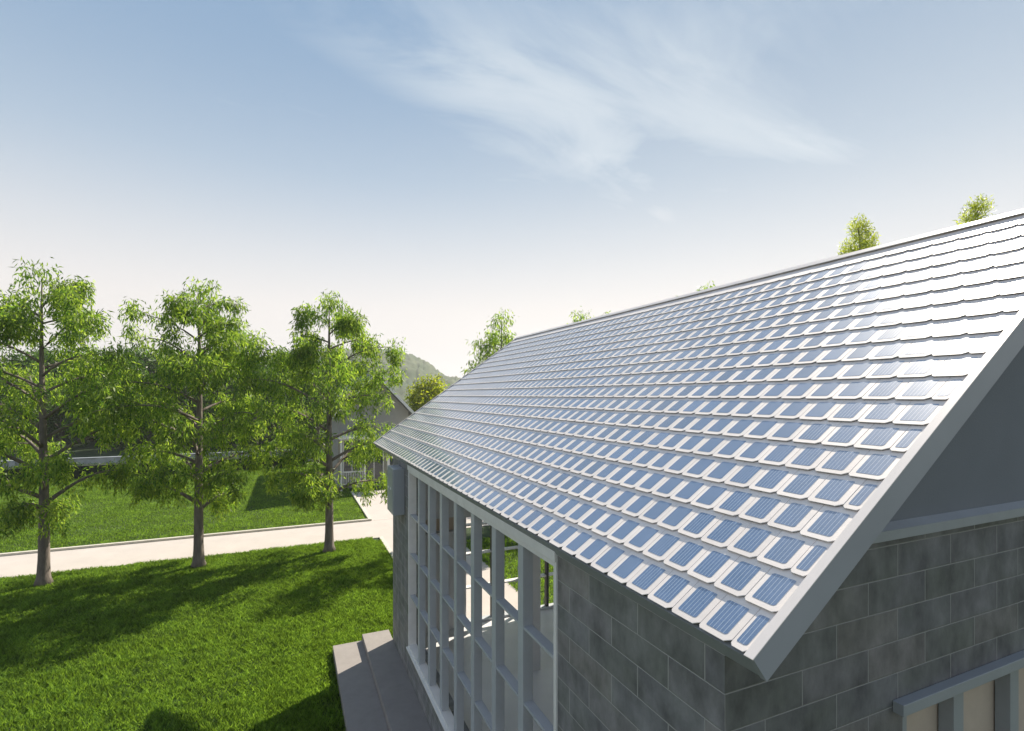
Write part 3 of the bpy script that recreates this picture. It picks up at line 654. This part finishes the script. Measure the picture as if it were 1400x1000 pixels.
put(yt, (585-700)/698, 17.5); yt.location.z = -0.2; tag(yt, 'round yellow green tree showing above the far end of the roof', 'tree')

# hedge, garden wall
def hedge(name, x0, x1, y0, y1, hh, n, label, mt=M_hedge):
    root = empty(name, ((x0+x1)/2, (y0+y1)/2, 0)); b = MB(); b.box((x0+.12, y0+.12, 0), (x1-.12, y1-.12, hh-.12)); b.build('core', mat('hedge core', (0.01, 0.02, 0.006), 0.95, var=.3), root)
    rs = np.random.default_rng(int(abs(x0*7)+y0)); C = []
    for _ in range(int((x1-x0)*14)): C.append((rs.uniform(x0+.2, x1-.2), rs.uniform(y0+.2, y1-.2), rs.uniform(.15, hh-.12), 0.26))
    quads_mesh('foliage', leaves(rs, np.array(C), n, (1, 1, 1), 0.13, 0.04, 0.1), mt, 4, root); tag(root, label, 'hedge'); return root
hedge('hedge', -34, 1.2, 40.5, 41.7, 0.95, 30000, 'long low trimmed dark hedge across the far lawn')
gwl = MB(); gwl.box((-44, 43.5, 0), (2.0, 43.7, 1.0)); gwl.box((-44, 43.44, 1.001), (2.0, 43.76, 1.06), 0)
for xx in np.arange(-43.5, 2, 3.0): gwl.box((xx-.15, 43.40, 0.001), (xx+.15, 43.499, 1.0))
tag(gwl.build('garden_wall', mat('pale garden wall paint', (0.30, 0.33, 0.35), 0.8, var=0.3, vscale=1.5)), 'long low pale garden wall behind the far hedge', 'wall')
p = MB(); p.add([(-60, 41.9, 0.012), (2.4, 41.9, 0.012), (2.4, 43.38, 0.012), (-60, 43.38, 0.012)], [(0, 1, 2, 3)]); tag(p.build('pavement', M_path), kind='structure')

# ------------------------------------------------------------ neighbour house
nh = empty('house', P(1.8, 14, -GZ)); tag(nh, 'distant gabled house with grey roof at the end of the driveway', 'house')
nx0, nx1, ny0, ny1, neh, nrh = 0.90, 2.75, 12.05, 16.0, -0.46, 0.53
nxm = (nx0+nx1)/2
sl = (nrh-neh)/(nxm-nx0)
b = MB(); w0, w1 = nx0+0.12, nx1-0.12
b.prism([P(x, 0, hh)[0::2] for x, hh in ((w0, -GZ), (w1, -GZ), (w1, neh+0.12*sl-.07), (nxm, nrh-.07), (w0, neh+.12*sl-.07))], (ny0+0.2)*S, (ny1-.1)*S); b.build('wall', M_nwall, nh)
b = MB(); tt = 0.06
b.prism([P(x, 0, hh)[0::2] for x, hh in ((nx0, neh), (nxm, nrh), (nx1, neh), (nx1, neh-tt), (nxm, nrh-tt*1.1), (nx0, neh-tt))], ny0*S, ny1*S); nroof = b.build('roof', M_nroof, nh)
b = MB(); b.prism([P(x, 0, hh)[0::2] for x, hh in ((nx0-.01, neh+.012), (nxm, nrh+.014), (nx1+.01, neh+.012), (nx1+.01, neh-tt-.01), (nxm, nrh-tt*1.1-.012), (nx0-.01, neh-tt-.01))], ny0*S-0.06, ny0*S-0.002); b.build('barge_board', M_white, nroof)
for (xa, xb, ha, hb) in ((1.15, 1.50, -1.75, -1.05), (1.62, 2.02, -2.13, -1.05), (2.14, 2.5, -1.75, -1.05)):
    b = MB(); yf = (ny0+0.2)*S
    b.box((xa*S-.06, yf-0.05, (ha+GZ)*S-.05), (xb*S+.06, yf-0.001, (hb+GZ)*S+.06)); f = b.build('window', M_white, nh)
    b = MB(); b.box((xa*S, yf-0.056, (ha+GZ)*S), (xa*S+(xb-xa)*S/2-.03, yf-0.0515, (hb+GZ)*S)); b.box((xa*S+(xb-xa)*S/2+.03, yf-0.056, (ha+GZ)*S), (xb*S, yf-0.0515, (hb+GZ)*S)); b.build('pane', M_glass, f)
b = MB(); b.ub((1.0, 11.75, -0.98), (2.75, 12.24, -0.93)); b.build('porch_roof', M_white, nh)
for xx in (1.05, 1.55, 2.08, 2.7):
    b = MB(); b.ub((xx-.02, 11.77, -GZ), (xx+.02, 11.81, -0.981)); b.build('porch_post', M_white, nh)
b = MB(); b.ub((1.08, 11.78, -1.72), (1.52, 11.80, -1.70)); b.ub((1.08, 11.78, -1.98), (1.52, 11.80, -1.965))
for i in range(9): b.ub((1.10+i*.05, 11.785, -1.964), (1.11+i*.05, 11.795, -1.721))
b.build('railing', M_white, nh)

# ------------------------------------------------------------ hills
from mathutils import noise as mn
prof = [(-900, 512), (-300, 508), (0, 503), (100, 500), (170, 496), (250, 500), (340, 492), (400, 484), (450, 479), (500, 479), (521, 481), (545, 484), (560, 490), (575, 496), (592, 507), (608, 517), (640, 524), (700, 529), (900, 531), (1500, 533), (2500, 534)]
hcols = list(np.linspace(-900, -130, 24)) + list(np.linspace(-120, 700, 470)) + list(np.linspace(712, 2500, 60)); nx_, ny_ = len(hcols), 60; vs = []; fs = []
for j in range(ny_):
    q = j/(ny_-1); dist = 260 + 260*q
    for i in range(nx_):
        px_ = hcols[i]; xi = (px_-700)/698
        for a_, c_ in zip(prof[:-1], prof[1:]):
            if a_[0] <= px_ <= c_[0]: yy = a_[1]+(c_[1]-a_[1])*(px_-a_[0])/(c_[0]-a_[0]); break
        hh = (540-yy)/698*440 + 5.3
        r = xi*dist; X = CF*r+SF*dist; Y = -SF*r+CF*dist
        k2 = math.sin(min(1, q/0.7)*math.pi/2)**1.5*(1 if q < 0.7 else 1-((q-.7)/.3)**2*0.6)
        z = hh*k2*(1+0.10*mn.noise(Vector((X, Y, 0))*0.02)) + (3.6*mn.noise(Vector((X, Y, 3))*0.07)+3.6*abs(mn.noise(Vector((X, Y, 7))*0.17))+1.6*mn.noise(Vector((X, Y, 9))*0.5))*min(1, q*5) - 1.5*(q == 0)
        vs.append((X, Y, z-0.4))
for j in range(ny_-1):
    for i in range(nx_-1): a_ = j*nx_+i; fs.append((a_, a_+1, a_+nx_+1, a_+nx_))
b = MB(); b.add(vs, fs); tag(b.build('hills', M_hill, smooth=True), kind='structure')

# ------------------------------------------------------------ air
hm = bpy.data.materials.new('haze air'); hm.use_nodes = True; ht = hm.node_tree
for q in list(ht.nodes): ht.nodes.remove(q)
ho = ht.nodes.new('ShaderNodeOutputMaterial'); hv = ht.nodes.new('ShaderNodeVolumePrincipled'); hv.inputs['Color'].default_value = (0.95, 0.97, 1.0, 1); hv.inputs['Density'].default_value = 0.0005; hv.inputs['Anisotropy'].default_value = 0.3
ht.links.new(hv.outputs[0], ho.inputs['Volume'])
b = MB(); b.box((-2600, -900, -1.5), (2600, 3100, 75)); hz = b.build('haze', hm); tag(hz, kind='stuff')
